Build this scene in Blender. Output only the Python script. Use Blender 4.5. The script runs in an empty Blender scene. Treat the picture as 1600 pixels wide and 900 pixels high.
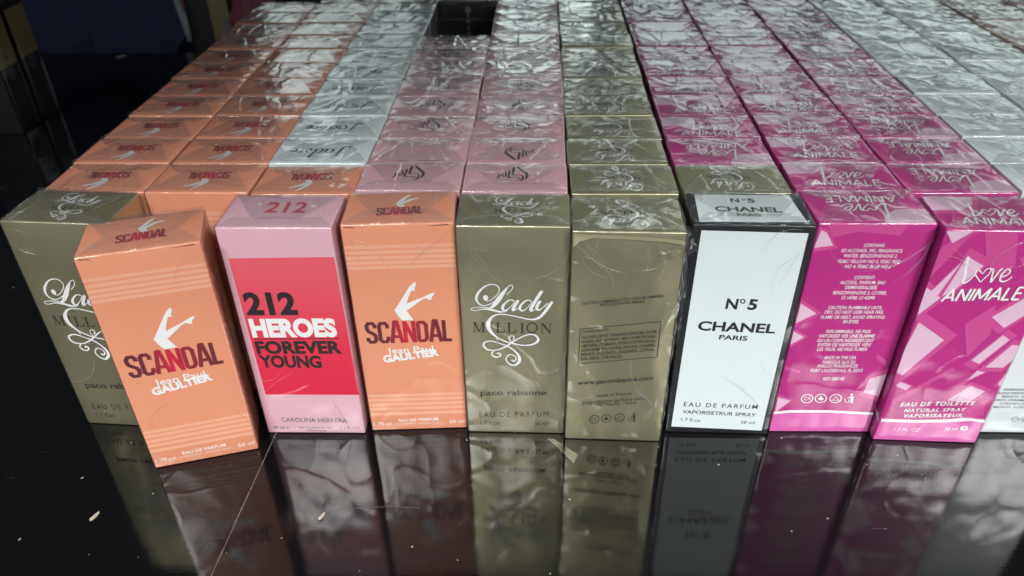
import bpy, bmesh, math, random
import numpy as np
from mathutils import Vector, Matrix, noise
from mathutils.geometry import tessellate_polygon
random.seed(7)
C = bpy.context.scene.collection
S = 0.01                                   # authored in centimetres
sc = bpy.context.scene

# ------------------------------------------------------------------ camera
cam_d = bpy.data.cameras.new("camera"); cam = bpy.data.objects.new("camera", cam_d); C.objects.link(cam)
R_ = Vector((0.9993632880190711, 0.03304885543591313, -0.013445880933856786))
U_ = Vector((-0.007549145096091843, 0.5641796973071802, 0.8256175140794294))
W_ = Vector((-0.034871606903460736, 0.8249903286104358, -0.5640699679394533))
CP = Vector((0.9741199240613777, -20.598923791664305, 24.547943088897078))
m = Matrix.Identity(4)
for i in range(3):
    m[i][0] = R_[i]; m[i][1] = U_[i]; m[i][2] = -W_[i]; m[i][3] = CP[i]*S
cam.matrix_world = m
cam_d.sensor_width = 36; FPX = 1201.03; cam_d.lens = FPX/1600*36
cam_d.clip_start = 0.01; cam_d.clip_end = 60
cam_d.dof.use_dof = True; cam_d.dof.focus_distance = 0.31; cam_d.dof.aperture_fstop = 13
sc.camera = cam

# ------------------------------------------------------------------ world and light
wd = bpy.data.worlds.new("World"); sc.world = wd; wd.use_nodes = True
bg = wd.node_tree.nodes["Background"]; wt = wd.node_tree          # dim stall behind, brighter street on the customer's side
_tc = wt.nodes.new('ShaderNodeTexCoord'); _sp = wt.nodes.new('ShaderNodeSeparateXYZ'); wt.links.new(_tc.outputs['Generated'], _sp.inputs[0])
_mr = wt.nodes.new('ShaderNodeMapRange'); _mr.interpolation_type = 'SMOOTHSTEP'; wt.links.new(_sp.outputs['Y'], _mr.inputs[0])
_mr.inputs[1].default_value = -0.15; _mr.inputs[2].default_value = -1.0; _mr.inputs[3].default_value = 0.035; _mr.inputs[4].default_value = 0.23
wt.links.new(_mr.outputs[0], bg.inputs[1]); bg.inputs[0].default_value = (0.86, 0.95, 1.0, 1)
def area(name, loc, target, sx, sy, power, col, spread=180):
    l = bpy.data.lights.new(name, 'AREA'); l.shape = 'RECTANGLE'; l.size = sx; l.size_y = sy
    l.energy = power; l.color = col; l.spread = math.radians(spread)
    o = bpy.data.objects.new(name, l); C.objects.link(o); o.location = loc
    d = Vector(target)-Vector(loc); o.rotation_euler = d.to_track_quat('-Z', 'Y').to_euler()
    return o
area("front_key_light", (-0.25, -0.78, 0.88), (-0.03, -0.06, 0.03), 1.1, 0.16, 1.18, (1.0, 0.985, 0.96), 26)  # unseen key lights added in front, narrow beams keep the rear tops dark
area("front_key_light", (0.65, -0.84, 0.82), (0.08, -0.06, 0.03), 0.9, 0.16, 1.08, (1.0, 0.985, 0.96), 26)
# unseen area lights added behind, split by dark gaps for contrasty film sheen
for i, (x, z, w_, h_, pw) in enumerate([(-2.35, .84, .6, .34, 1.3), (-1.62, .82, .62, .30, 1.15), (-0.9, .88, .72, .38, 1.05), (0.0, .78, .42, .24, .95), (0.70, .88, .62, .36, 1.25), (1.50, .80, .60, .28, 1.1), (2.35, .86, .70, .34, 1.5), (-1.2, 1.22, .6, .12, .8), (-0.1, 1.25, .6, .12, .5), (1.1, 1.28, .7, .12, .7), (2.1, 1.25, .6, .12, .6)]):
    area("rear_sheen_light", (x, 3.0, z), (0.2, 0.3, 0.1), w_*1.12, h_*1.1, pw*.62, (0.84, 0.96, 0.95))
area("glint_strip_light", (0.9, 2.4, 1.72), (0.1, 0.3, 0.1), 1.6, 0.05, 1.5, (0.9, 1.0, 0.98))  # unseen strip light added for small bright glints on the film
sc.view_settings.view_transform = 'Standard'; sc.view_settings.look = 'None'
sc.view_settings.exposure = 0.0; sc.view_settings.gamma = 1
sc.render.engine = 'CYCLES'
sc.cycles.transparent_max_bounces = 24; sc.cycles.max_bounces = 10
sc.cycles.caustics_reflective = False; sc.cycles.caustics_refractive = False

# ------------------------------------------------------------------ materials
def srgb(r, g, b):
    f = lambda c: ((c/255+0.055)/1.055)**2.4 if c > 10 else c/255/12.92
    return (f(r), f(g), f(b), 1)
class N:
    def __init__(s, name):
        s.m = bpy.data.materials.new(name); s.m.use_nodes = True; s.t = s.m.node_tree; s.t.nodes.clear()
        s.out = s.n('ShaderNodeOutputMaterial')
    def n(s, typ, **kw):
        x = s.t.nodes.new(typ)
        for k, v in kw.items():
            if k.startswith('i_'):
                key = k[2:]; key = int(key) if key.isdigit() else key.replace('_', ' ')
                if hasattr(v, 'is_output'): s.t.links.new(v, x.inputs[key])
                else: x.inputs[key].default_value = v
            else: setattr(x, k, v)
        return x
    def math(s, op, a, b=0.0, clamp=False):
        x = s.n('ShaderNodeMath', operation=op, use_clamp=clamp)
        for i, v in enumerate((a, b)):
            if hasattr(v, 'is_output'): s.t.links.new(v, x.inputs[i])
            else: x.inputs[i].default_value = v
        return x.outputs[0]
    def done(s, shader): s.t.links.new(shader, s.out.inputs[0]); return s.m

def paper(name, col, rough=0.42, metal=0.0, grain=0.05, spec=0.5, und=0.0):
    k = N(name); tc = k.n('ShaderNodeTexCoord')
    nz = k.n('ShaderNodeTexNoise', i_Scale=900.0, i_Detail=3.0, i_Vector=tc.outputs['Object'])
    big = k.n('ShaderNodeTexNoise', i_Scale=45.0, i_Detail=2.0, i_Vector=tc.outputs['Object'])
    v = k.math('ADD', k.math('MULTIPLY', big.outputs[0], grain*2), 1-grain)
    mx = k.n('ShaderNodeVectorMath', operation='SCALE', i_0=col[:3]); k.t.links.new(v, mx.inputs['Scale'])
    bp = k.n('ShaderNodeBump', i_Strength=0.25, i_Distance=0.00005, i_Height=nz.outputs[0])
    if und:                                  # foil board never lies quite flat: gentle dents
        um = k.n('ShaderNodeMapping', i_Vector=tc.outputs['Object']); um.inputs['Scale'].default_value = (1.1, 1.0, .55); um.inputs['Rotation'].default_value = (0, .35, 0)
        un = k.n('ShaderNodeTexNoise', i_Scale=38.0, i_Detail=0.6, i_Distortion=0.6, i_Vector=um.outputs[0])
        bp = k.n('ShaderNodeBump', i_Strength=1.0, i_Distance=und, i_Height=un.outputs[0], i_Normal=bp.outputs[0])
    b = k.n('ShaderNodeBsdfPrincipled', i_Roughness=rough, i_Metallic=metal, i_Normal=bp.outputs[0])
    b.inputs['Specular IOR Level'].default_value = spec
    k.t.links.new(mx.outputs[0], b.inputs['Base Color'])
    return k.done(b.outputs[0])
def ink(name, col, rough=0.45):
    k = N(name); b = k.n('ShaderNodeBsdfPrincipled', i_Base_Color=col, i_Roughness=rough)
    return k.done(b.outputs[0])
def ramp_ink(name, axis, lo, hi, stops, rough=0.4):
    k = N(name); tc = k.n('ShaderNodeTexCoord'); sp = k.n('ShaderNodeSeparateXYZ', i_0=tc.outputs['Object'])
    mr = k.n('ShaderNodeMapRange', i_Value=sp.outputs[axis]); mr.inputs[1].default_value = lo; mr.inputs[2].default_value = hi
    cr = k.n('ShaderNodeValToRGB', i_Fac=mr.outputs[0]); e = cr.color_ramp.elements
    while len(e) < len(stops): e.new(0.5)
    for q, (p, c) in zip(e, stops): q.position = p; q.color = c
    b = k.n('ShaderNodeBsdfPrincipled', i_Base_Color=cr.outputs[0], i_Roughness=rough)
    return k.done(b.outputs[0])

M = {}
M['orange'] = paper('orange_card', (0.76, 0.30, 0.175, 1))
M['orange_pale'] = paper('pale_orange_band', (0.82, 0.40, 0.27, 1))
M['pink'] = paper('pale_pink_card', (0.72, 0.42, 0.50, 1))
M['rose'] = paper('rose_pink_card', (0.70, 0.40, 0.45, 1))
M['gold'] = paper('olive_gold_card', (0.55, 0.52, 0.325, 1), rough=0.44, metal=0.87, und=0.0026)
M['goldrim'] = paper('bright_gold_edge', (0.50, 0.46, 0.28, 1), rough=0.4, metal=0.4)
M['black'] = paper('black_card', (0.012, 0.013, 0.016, 1), rough=0.35)
M['white'] = paper('cool_white_card', (0.72, 0.80, 0.82, 1), grain=0.02)
M['bronze'] = paper('brown_card', (0.34, 0.15, 0.08, 1), rough=0.4)
M['magenta'] = paper('magenta_card', (0.47, 0.022, 0.215, 1))
M['midmag'] = ink('mid_magenta_ink', (0.58, 0.07, 0.28, 1))
M['palemag'] = ink('pale_pink_ink', (0.74, 0.49, 0.64, 1))
M['basemag'] = ink('bright_pink_ink', (0.68, 0.13, 0.42, 1))
M['w_ink'] = ink('white_ink', (0.82, 0.84, 0.84, 1))
M['k_ink'] = ink('black_ink', (0.018, 0.016, 0.016, 1))
M['g_ink'] = ink('grey_ink', (0.12, 0.11, 0.12, 1))
M['o_ink'] = ink('cream_ink', (0.86, 0.60, 0.47, 1))
M['d_ink'] = ink('dark_olive_ink', (0.035, 0.033, 0.025, 1))
M['r_ink'] = ink('red_ink', (0.60, 0.05, 0.09, 1))
M['silver_ink'] = ink('pale_grey_ink', (0.25, 0.25, 0.27, 1))
M['red_panel'] = ramp_ink('red_panel_ink', 2, 0.015, 0.092, [(0, (0.68, 0.012, 0.055, 1)), (0.45, (0.72, 0.03, 0.07, 1)), (1, (0.78, 0.115, 0.15, 1))])
dk = (0.07, 0.022, 0.03, 1); rd = (0.58, 0.018, 0.05, 1)
M['scandal'] = ramp_ink('wine_gradient_ink', 0, -0.019, 0.019, [(0, dk), (0.25, (0.16, 0.02, 0.035, 1)), (0.48, rd), (0.62, (0.30, 0.02, 0.04, 1)), (1, dk)])

def film(name, haze, gain, fine, crease, rough=0.10, dist=0.0008, fs=1.0, st=(0.7, 1.25, 0.75), dens=1.0):
    """shrink film: see-through, glossy by Fresnel; fine = crumple facets, crease = sparse sharp folds"""
    k = N(name); tc = k.n('ShaderNodeTexCoord'); oi = k.n('ShaderNodeObjectInfo')
    off = k.n('ShaderNodeCombineXYZ', i_0=k.math('MULTIPLY', oi.outputs['Random'], 3.1), i_1=k.math('MULTIPLY', oi.outputs['Random'], 7.7), i_2=k.math('MULTIPLY', oi.outputs['Random'], 1.9))
    co = k.n('ShaderNodeVectorMath', operation='ADD', i_0=tc.outputs['Object'], i_1=off.outputs[0])
    wz = k.n('ShaderNodeTexNoise', i_Scale=60.0*fs, i_Detail=2.0, i_Vector=co.outputs[0])
    wv = k.n('ShaderNodeVectorMath', operation='SCALE', i_0=wz.outputs['Color']); wv.inputs['Scale'].default_value = 0.010
    cw = k.n('ShaderNodeVectorMath', operation='ADD', i_0=co.outputs[0], i_1=wv.outputs[0])
    mp = k.n('ShaderNodeMapping', i_Vector=cw.outputs[0]); mp.inputs['Scale'].default_value = [q*fs for q in st]; mp.inputs['Rotation'].default_value = (0.2, 0.3, 0.35)
    v1 = k.n('ShaderNodeTexVoronoi', i_Scale=95.0, i_Vector=mp.outputs[0]); v1.distance = 'MANHATTAN'
    v2 = k.n('ShaderNodeTexVoronoi', i_Scale=300.0, i_Vector=mp.outputs[0]); v2.distance = 'MANHATTAN'
    msk = k.n('ShaderNodeTexNoise', i_Scale=36.0, i_Detail=1.0, i_Vector=co.outputs[0])
    mk = k.n('ShaderNodeMapRange', i_Value=msk.outputs[0]); mk.inputs[1].default_value = 0.40; mk.inputs[2].default_value = 0.68; mk.inputs[3].default_value = 0.10; mk.inputs[4].default_value = 1.0
    per = k.math('ADD', k.math('MULTIPLY', k.math('FRACT', k.math('MULTIPLY', oi.outputs['Random'], 17.3)), 0.9), 0.35)   # some boxes tight, some loose
    h = k.math('ADD', k.math('MULTIPLY', v1.outputs[0], 1.2*fine), k.math('MULTIPLY', v2.outputs[0], 0.11*fine))
    h = k.math('MULTIPLY', k.math('MULTIPLY', h, mk.outputs[0]), per)
    for sc_, kk, rot in ((34.0, 26.0, 0.5), (55.0, 22.0, -0.7), (23.0, 34.0, 1.1)):
        m2 = k.n('ShaderNodeMapping', i_Vector=tc.outputs['Object']); m2.inputs['Rotation'].default_value = (rot, rot*1.3, rot*.6); m2.inputs['Scale'].default_value = (1.0, 0.45, 0.8)
        k.t.links.new(co.outputs[0], m2.inputs[0])
        nn = k.n('ShaderNodeTexNoise', i_Scale=sc_*dens, i_Detail=0.6, i_Vector=m2.outputs[0])
        rd = k.math('SUBTRACT', 1.0, k.math('MULTIPLY', k.math('ABSOLUTE', k.math('SUBTRACT', nn.outputs[0], 0.5)), kk), clamp=True)
        h = k.math('ADD', h, k.math('MULTIPLY', k.math('MULTIPLY', rd, rd), crease))
    und = k.n('ShaderNodeTexNoise', i_Scale=26.0, i_Detail=0.0, i_Vector=co.outputs[0]); h = k.math('ADD', h, k.math('MULTIPLY', und.outputs[0], 0.6))
    bp = k.n('ShaderNodeBump', i_Strength=1.0, i_Distance=dist, i_Height=h)
    ge = k.n('ShaderNodeNewGeometry'); dt = k.n('ShaderNodeVectorMath', operation='DOT_PRODUCT', i_0=bp.outputs[0], i_1=ge.outputs['Incoming'])
    sch = k.math('POWER', k.math('SUBTRACT', 1.0, k.math('ABSOLUTE', dt.outputs['Value']), clamp=True), 5.0)
    fac = k.math('MULTIPLY', k.math('ADD', k.math('MULTIPLY', sch, 0.96), 0.04), gain, clamp=True)
    gl = k.n('ShaderNodeBsdfGlossy', i_Color=(0.97, 1, 0.99, 1), i_Roughness=rough, i_Normal=bp.outputs[0])
    tr = k.n('ShaderNodeBsdfTransparent', i_Color=(0.985, 0.99, 0.99, 1))
    df = k.n('ShaderNodeBsdfDiffuse', i_Color=(0.55, 0.58, 0.58, 1))
    m1 = k.n('ShaderNodeMixShader', i_0=haze, i_1=tr.outputs[0], i_2=df.outputs[0])
    m2 = k.n('ShaderNodeMixShader', i_0=fac, i_1=m1.outputs[0], i_2=gl.outputs[0])
    return k.done(m2.outputs[0])
M['film'] = film('crinkled_shrink_film', 0.012, 1.6, 0.72, 0.07)
M['film_clear'] = film('tight_shrink_film', 0.012, 1.4, 0.16, 0.13)
M['film_front'] = film('smooth_shrink_film', 0.012, 1.2, 0.05, 0.07, dens=0.7)
M['film_loose'] = film('loose_shrink_film', 0.015, 1.6, 0.09, 0.24, dens=0.7)
M['film_torn'] = film('crumpled_shrink_film', 0.03, 1.9, 1.0, 0.6)
M['flap'] = film('folded_film_layers', 0.05, 1.7, 0.32, 0.16)  # grey diffuse haze paints in the sheen of the stacked layers
k = N('film_fold_line'); a_ = k.n('ShaderNodeBsdfGlossy', i_Color=(1, 1, 1, 1), i_Roughness=0.16); b_ = k.n('ShaderNodeBsdfDiffuse', i_Color=(.8, .83, .82, 1)); c_ = k.n('ShaderNodeBsdfTransparent')
d_ = k.n('ShaderNodeMixShader', i_0=0.45, i_1=b_.outputs[0], i_2=a_.outputs[0]); e_ = k.n('ShaderNodeMixShader', i_0=0.30, i_1=c_.outputs[0], i_2=d_.outputs[0]); M['fold'] = k.done(e_.outputs[0])

# ------------------------------------------------------------------ helpers
def tag(o, label=None, cat=None, group=None, kind=None):
    for k_, v in (('label', label), ('category', cat), ('group', group), ('kind', kind)):
        if v: o[k_] = v
    return o
def empty(name, loc, rz=0.0):
    o = bpy.data.objects.new(name, None); C.objects.link(o); o.location = [c*S for c in loc]; o.rotation_euler[2] = rz
    o.empty_display_size = 0.02
    return o
def obj(name, mesh, parent=None):
    o = bpy.data.objects.new(name, mesh); C.objects.link(o)
    if parent: o.parent = parent
    return o
def mesh_from(name, V, F, mat, smooth=False):
    me = bpy.data.meshes.new(name); me.from_pydata([(x*S, y*S, z*S) for x, y, z in V], [], F); me.update()
    me.materials.append(mat)
    if smooth:
        for p in me.polygons: p.use_smooth = True
    return me

def homog(px, w, h):
    """photo pixels of a printed face (TL,TR,BR,BL) -> centimetres on that face"""
    dst = [(0, h), (w, h), (w, 0), (0, 0)]; A = []; b = []
    for (x, y), (u, v) in zip(px, dst):
        A.append([x, y, 1, 0, 0, 0, -u*x, -u*y]); b.append(u)
        A.append([0, 0, 0, x, y, 1, -v*x, -v*y]); b.append(v)
    q = np.linalg.solve(np.array(A, float), np.array(b, float))
    def f(x, y):
        d = q[6]*x+q[7]*y+1
        return Vector(((q[0]*x+q[1]*y+q[2])/d, (q[3]*x+q[4]*y+q[5])/d))
    return f
def crop(H, ox, oy, s): return lambda x, y: H(ox+x/s, oy+y/s)

_txt = {}
def glyphs(s, bold, shear, space, res=4):
    key = (s, bold, shear, space)
    if key in _txt: return _txt[key]
    cu = bpy.data.curves.new('t', 'FONT'); cu.body = s; cu.size = 1; cu.offset = bold; cu.shear = shear
    cu.space_character = space; cu.resolution_u = res
    o = bpy.data.objects.new('t', cu); C.objects.link(o)
    me = bpy.data.meshes.new_from_object(o)
    V = [tuple(v.co[:2]) for v in me.vertices]; F = [tuple(p.vertices) for p in me.polygons]
    bpy.data.objects.remove(o); bpy.data.curves.remove(cu); bpy.data.meshes.remove(me)
    _txt[key] = (V, F); return _txt[key]
_caph = {}
def caph(bold):
    if bold not in _caph:
        V, F = glyphs('H', bold, 0, 1); _caph[bold] = (min(v[1] for v in V), max(v[1] for v in V))
    return _caph[bold]

class Print:
    """flat printed marks on one face, in centimetres; z creeps up a hair per stroke so nothing is coplanar"""
    def __init__(s, z=0.012): s.V = []; s.F = []; s.z = z
    def add(s, pts, faces):
        n = len(s.V); s.V += [(p[0], p[1], s.z) for p in pts]; s.F += [tuple(n+i for i in f) for f in faces]; s.z += 0.00025
    def text(s, H, t, xl, yl, xr, yr, cap, bold=0.0, shear=0.0, space=1.0):
        P0, P1, P2 = H(xl, yl), H(xr, yr), H(xl, yl-cap); ch = (P2-P0).length
        V, F = glyphs(t, bold, shear, space)
        if not V: return
        x0 = min(v[0] for v in V); x1 = max(v[0] for v in V); b0, b1 = caph(bold)
        L = P1-P0; ex = L.normalized(); ey = Vector((-ex.y, ex.x)) ; sx = L.length/(x1-x0); sy = ch/(b1-b0)
        s.add([P0+ex*((x-x0)*sx)+ey*((y-b0)*sy) for x, y in V], F)
    def poly(s, H, pts):
        P = [H(*p) for p in pts]; s.add(P, tessellate_polygon([[Vector((p.x, p.y, 0)) for p in P]]))
    def ribbon(s, H, pts, k=1.0, smooth=True, cap=True):
        """calligraphic stroke: (x, y, width in source pixels)"""
        P = []
        for x, y, w_ in pts:
            c = H(x, y); e = H(x+1, y); P.append((c.x, c.y, (e-c).length*w_*k))
        P = np.array(P)
        if smooth and len(P) > 2:
            Q = []
            for i in range(len(P)-1):
                p0 = P[max(i-1, 0)]; p1 = P[i]; p2 = P[i+1]; p3 = P[min(i+2, len(P)-1)]
                for j in range(6):
                    t = j/6; Q.append(0.5*((2*p1)+(-p0+p2)*t+(2*p0-5*p1+4*p2-p3)*t*t+(-p0+3*p1-3*p2+p3)*t**3))
            Q.append(P[-1]); P = np.array(Q)
        V = []; n = len(s.V)
        for i in range(len(P)):
            a = P[max(i-1, 0)]; b = P[min(i+1, len(P)-1)]; d = b[:2]-a[:2]; L = np.hypot(*d) or 1
            nx, ny = -d[1]/L, d[0]/L; hw = max(P[i][2], 0.004)/2
            if i in (0, len(P)-1) and smooth and cap: hw *= 0.55
            V.append((P[i][0]+nx*hw, P[i][1]+ny*hw)); V.append((P[i][0]-nx*hw, P[i][1]-ny*hw))
        for i, v in enumerate(V): s.V.append((v[0], v[1], s.z+0.00004*(i//2)))
        for i in range(len(P)-1): s.F.append((n+2*i, n+2*i+1, n+2*i+3, n+2*i+2))
        s.z += 0.00004*len(P)+0.0003
    def disc(s, H, x, y, rx, ry, n=18, hole=0.0, rot=0.0):
        pts = []; cr, sr = math.cos(rot), math.sin(rot)
        for k_ in range(n):
            a = 2*math.pi*k_/n; X = rx*math.cos(a); Y = ry*math.sin(a); pts.append((x+X*cr-Y*sr, y+X*sr+Y*cr))
        if hole <= 0: s.add([H(*p) for p in pts], [tuple(range(n))]); return
        inn = [(x+(p[0]-x)*hole, y+(p[1]-y)*hole) for p in pts]
        s.add([H(*p) for p in pts+inn], [(i, (i+1) % n, n+(i+1) % n, n+i) for i in range(n)])
    def icons(s, H, pts, rx, ry, person, k=1.0, rot=-0.1):
        """round recycling style marks and the bin man"""
        for i, (x, y) in enumerate(pts):
            s.disc(H, x, y, rx, ry, hole=0.84, rot=rot)
            if i == 0: s.text(H, 'CA', x-rx*.55, y+ry*.35, x+rx*.55, y+ry*.3, ry*.75)
            elif i == 1:
                s.poly(H, [(x-rx*.5, y), (x-rx*.25, y-ry*.15), (x, y-ry*.6), (x+rx*.25, y-ry*.15), (x+rx*.5, y), (x+rx*.25, y+ry*.4), (x-rx*.25, y+ry*.4)])
            else:
                s.ribbon(H, [(x-rx*.5, y+ry*.4, rx*.14), (x, y-ry*.5, rx*.14), (x+rx*.5, y+ry*.4, rx*.14), (x-rx*.35, y+ry*.42, rx*.14)], smooth=False)
        x, y = person
        s.disc(H, x+rx*.35, y-ry*.85, rx*.2, ry*.25)
        s.poly(H, [(x+rx*.1, y-ry*.5), (x+rx*.65, y-ry*.5), (x+rx*.6, y+ry*.2), (x+rx*.5, y+ry), (x+rx*.1, y+ry), (x+rx*.2, y+ry*.1)])
        s.ribbon(H, [(x+rx*.3, y-ry*.35, rx*.16), (x-rx*.35, y-ry*.1, rx*.16)], smooth=False)
        s.ribbon(H, [(x-rx*.75, y, rx*.12), (x-rx*.6, y+ry*.9, rx*.12), (x-rx*.2, y+ry*.9, rx*.12), (x-rx*.05, y+ry*.15, rx*.12)], smooth=False)
    def mesh(s, name, mat, face, w, h, d):
        V = []
        for u, v, z in s.V:
            if face == 'front': V.append((u-w/2, -d/2-z, v))
            elif face == 'back': V.append((w/2-u, d/2+z, v))
            elif face == 'top': V.append((u-w/2, v-d/2, h+z))
            elif face == 'topflip': V.append((w/2-u, d/2-v, h+z))
            elif face == 'right': V.append((w/2+z, u-d/2, v))
            elif face == 'left': V.append((-w/2-z, d/2-u, v))
        me = mesh_from(name, V, s.F, mat)
        bm = bmesh.new(); bm.from_mesh(me)
        nrm = {'front': (0, -1, 0), 'back': (0, 1, 0), 'top': (0, 0, 1), 'topflip': (0, 0, 1), 'right': (1, 0, 0), 'left': (-1, 0, 0)}[face]
        for f in bm.faces:
            f.normal_update()
            if f.normal.dot(Vector(nrm)) < 0: f.normal_flip()
        bm.to_mesh(me); bm.free(); return me

# condensed block letters drawn as strokes on a unit cell: (advance, strokes)
BLOCK = {
 'S': (.62, [[(.56, .26), (.56, .12), (.44, .0), (.18, .0), (.06, .12), (.06, .30), (.14, .42), (.46, .58), (.56, .70), (.56, .88), (.44, 1), (.18, 1), (.06, .88), (.06, .76)]]),
 'C': (.62, [[(.56, .28), (.56, .12), (.44, 0), (.18, 0), (.06, .12), (.06, .88), (.18, 1), (.44, 1), (.56, .88), (.56, .72)]]),
 'A': (.66, [[(.0, 1.08), (.26, -.06), (.40, -.06), (.66, 1.08)], [(.14, .74), (.52, .74)]]),
 'N': (.68, [[(.06, 1.08), (.06, -.08)], [(.08, -.04), (.60, 1.04)], [(.62, 1.08), (.62, -.08)]]),
 'D': (.64, [[(.06, -.02), (.06, 1.02)], [(.04, 0), (.40, 0), (.56, .14), (.56, .86), (.40, 1), (.04, 1)]]),
 'L': (.52, [[(.06, -.08), (.06, 1.0), (.52, 1.0)]]),
}
THIN = {
 'A': (.75, [[(0, 1), (.36, 0), (.72, 1)], [(.13, .68), (.60, .68)]]),
 'N': (.72, [[(.05, 1), (.05, 0)], [(.05, 0), (.65, 1)], [(.65, 1), (.65, 0)]]),
 'I': (.16, [[(.07, 1), (.07, 0)]]),
 'M': (.92, [[(.05, 1), (.05, 0)], [(.05, 0), (.45, .85)], [(.45, .85), (.85, 0)], [(.85, 0), (.85, 1)]]),
 'L': (.52, [[(.05, 0), (.05, 1), (.5, 1)]]),
 'E': (.55, [[(.05, 0), (.05, 1)], [(.03, 0), (.52, 0)], [(.05, .48), (.46, .48)], [(.03, 1), (.52, 1)]]),
}
def stroke_word(P, H, font, word, xl, yl, xr, yr, cap, th, gap=.16, shear=0.0):
    tot = sum(font[c][0] for c in word)+gap*(len(word)-1)
    P0, P1, P2 = H(xl, yl), H(xr, yr), H(xl, yl-cap); ch = (P2-P0).length; L = P1-P0; ex = L.normalized(); ey = Vector((-ex.y, ex.x)); sx = L.length/tot
    x = 0
    for c in word:
        for st in font[c][1]:
            pts = []
            for a, b in st:
                q = P0+ex*((x+a)*sx)+ey*((1-b)*ch*.92+ch*.04)+ex*(shear*(1-b)*ch); pts.append((q.x, q.y, th*ch))
            # straight joined polyline with mitre overlap
            n0 = len(pts)
            for i in range(n0-1):
                (ax, ay, t), (bx, by, _) = pts[i], pts[i+1]; d = Vector((bx-ax, by-ay)); l = d.length or 1; d /= l; nn = Vector((-d.y, d.x))*t/2
                e0 = d*(t*.28 if i > 0 else 0); e1 = d*(t*.28 if i < n0-2 else 0)
                a_ = Vector((ax, ay))-e0; b_ = Vector((bx, by))+e1
                P.add([a_+nn, a_-nn, b_-nn, b_+nn], [(0, 1, 2, 3)])
        x += font[c][0]+gap

def rounded_box(w, d, h, r, nx, ny, nz, disp=None, bottom=True):
    """five or six gridded faces of a box with rounded edges, welded"""
    bm = bmesh.new()
    def pos(x, y, z):
        p = Vector((x, y, z)); c = Vector((max(-w/2+r, min(w/2-r, x)), max(-d/2+r, min(d/2-r, y)), max(r, min(h-r, z))))
        v = p-c
        if v.length > 1e-9: p = c+v.normalized()*r
        return p, v
    def ticks(a, b, n):
        t = [a, a+r*.5, a+r]+[a+r+(b-a-2*r)*i/n for i in range(1, n)]+[b-r, b-r*.5, b]; return t
    X = ticks(-w/2, w/2, nx); Y = ticks(-d/2, d/2, ny); Z = ticks(0, h, nz)
    def grid(A, B, f):
        vs = [[None]*len(B) for _ in A]
        for i, a in enumerate(A):
            for j, b in enumerate(B):
                p, v = pos(*f(a, b))
                if disp:
                    nrm = v.normalized() if v.length > 1e-9 else Vector((0, 0, 1)); p = p+nrm*disp(p, nrm)
                vs[i][j] = bm.verts.new(p)
        for i in range(len(A)-1):
            for j in range(len(B)-1): bm.faces.new((vs[i][j], vs[i+1][j], vs[i+1][j+1], vs[i][j+1]))
    grid(X, Z, lambda a, b: (a, -d/2, b)); grid(X, Z, lambda a, b: (-a, d/2, b))
    grid(Y, Z, lambda a, b: (w/2, a, b)); grid(Y, Z, lambda a, b: (-w/2, -a, b))
    grid(X, Y, lambda a, b: (a, b, h))
    if bottom: grid(X, Y, lambda a, b: (-a, b, 0))
    bmesh.ops.remove_doubles(bm, verts=bm.verts, dist=0.003)
    return bm
def bm_mesh(bm, name, mat, smooth=True):
    bmesh.ops.recalc_face_normals(bm, faces=bm.faces)
    for v in bm.verts: v.co *= S
    me = bpy.data.meshes.new(name); bm.to_mesh(me); bm.free(); me.materials.append(mat)
    if smooth:
        for p in me.polygons: p.use_smooth = True
    return me

BW, BD, BH = 4.22, 2.56, 10.5
cartons = {}
def carton(mat, w=BW, d=BD, h=BH, warp=None):
    key = (mat, w, d, h, bool(warp))
    if key not in cartons:
        bm = rounded_box(w, d, h, 0.055, 4, 3, 6)
        if warp:
            for v in bm.verts: v.co = warp(v.co)
        cartons[key] = bm_mesh(bm, 'carton', M[mat])
    return cartons[key]
def film_mesh(seed, mat, w=BW, d=BD, h=BH, amp=0.03, fine=False):
    def disp(p, n):
        q = p*0.9+Vector((seed*13.1, seed*7.7, 0)); a = noise.noise(q*0.8)
        rdg = 1-abs(noise.noise(Vector((q.x*1.1, q.y*1.6, q.z*.55))*1.3))*2.2
        return amp*(0.35+0.5*a)+amp*max(rdg, 0)**3*0.7
    e = 0.028
    bm = rounded_box(w+2*e, d+2*e, h+e, 0.08, 16 if fine else 9, 9 if fine else 6, 34 if fine else 8, disp=disp, bottom=False)
    return bm_mesh(bm, 'film_wrap', M[mat])
def flap_mesh(seed, w=BW, d=BD, h=BH):
    """the two folded trapezoid ends of the film on top, the back one over the front one"""
    rr = random.Random(seed); V = []; F = []; z = h+0.075
    def trap(y0, y1, w0, w1, z0):
        nx, ny = 10, 5; n = len(V)
        for j in range(ny+1):
            t = j/ny; ww = w0+(w1-w0)*t; y = y0+(y1-y0)*t
            for i in range(nx+1):
                s_ = i/nx-.5; x = s_*ww+0.03*rr.uniform(-1, 1)*(0 < i < nx)
                V.append((x, y+0.02*rr.uniform(-1, 1)*(0 < j), z0+0.012*rr.uniform(0, 1)+0.018*math.sin(i*1.3+seed)*t+0.02*t))
        for j in range(ny):
            for i in range(nx):
                a = n+j*(nx+1)+i; F.append((a, a+1, a+nx+2, a+nx+1))
    a = rr.uniform(.66, .82); b = rr.uniform(.24, .40)
    trap(-d/2, -d/2+d*b, w*.99, w-2*d*b*rr.uniform(.65, .9), z)
    trap(d/2, d/2-d*a, w*.99, w-2*d*a*rr.uniform(.50, .62), z+0.035)
    return V, F
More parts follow.
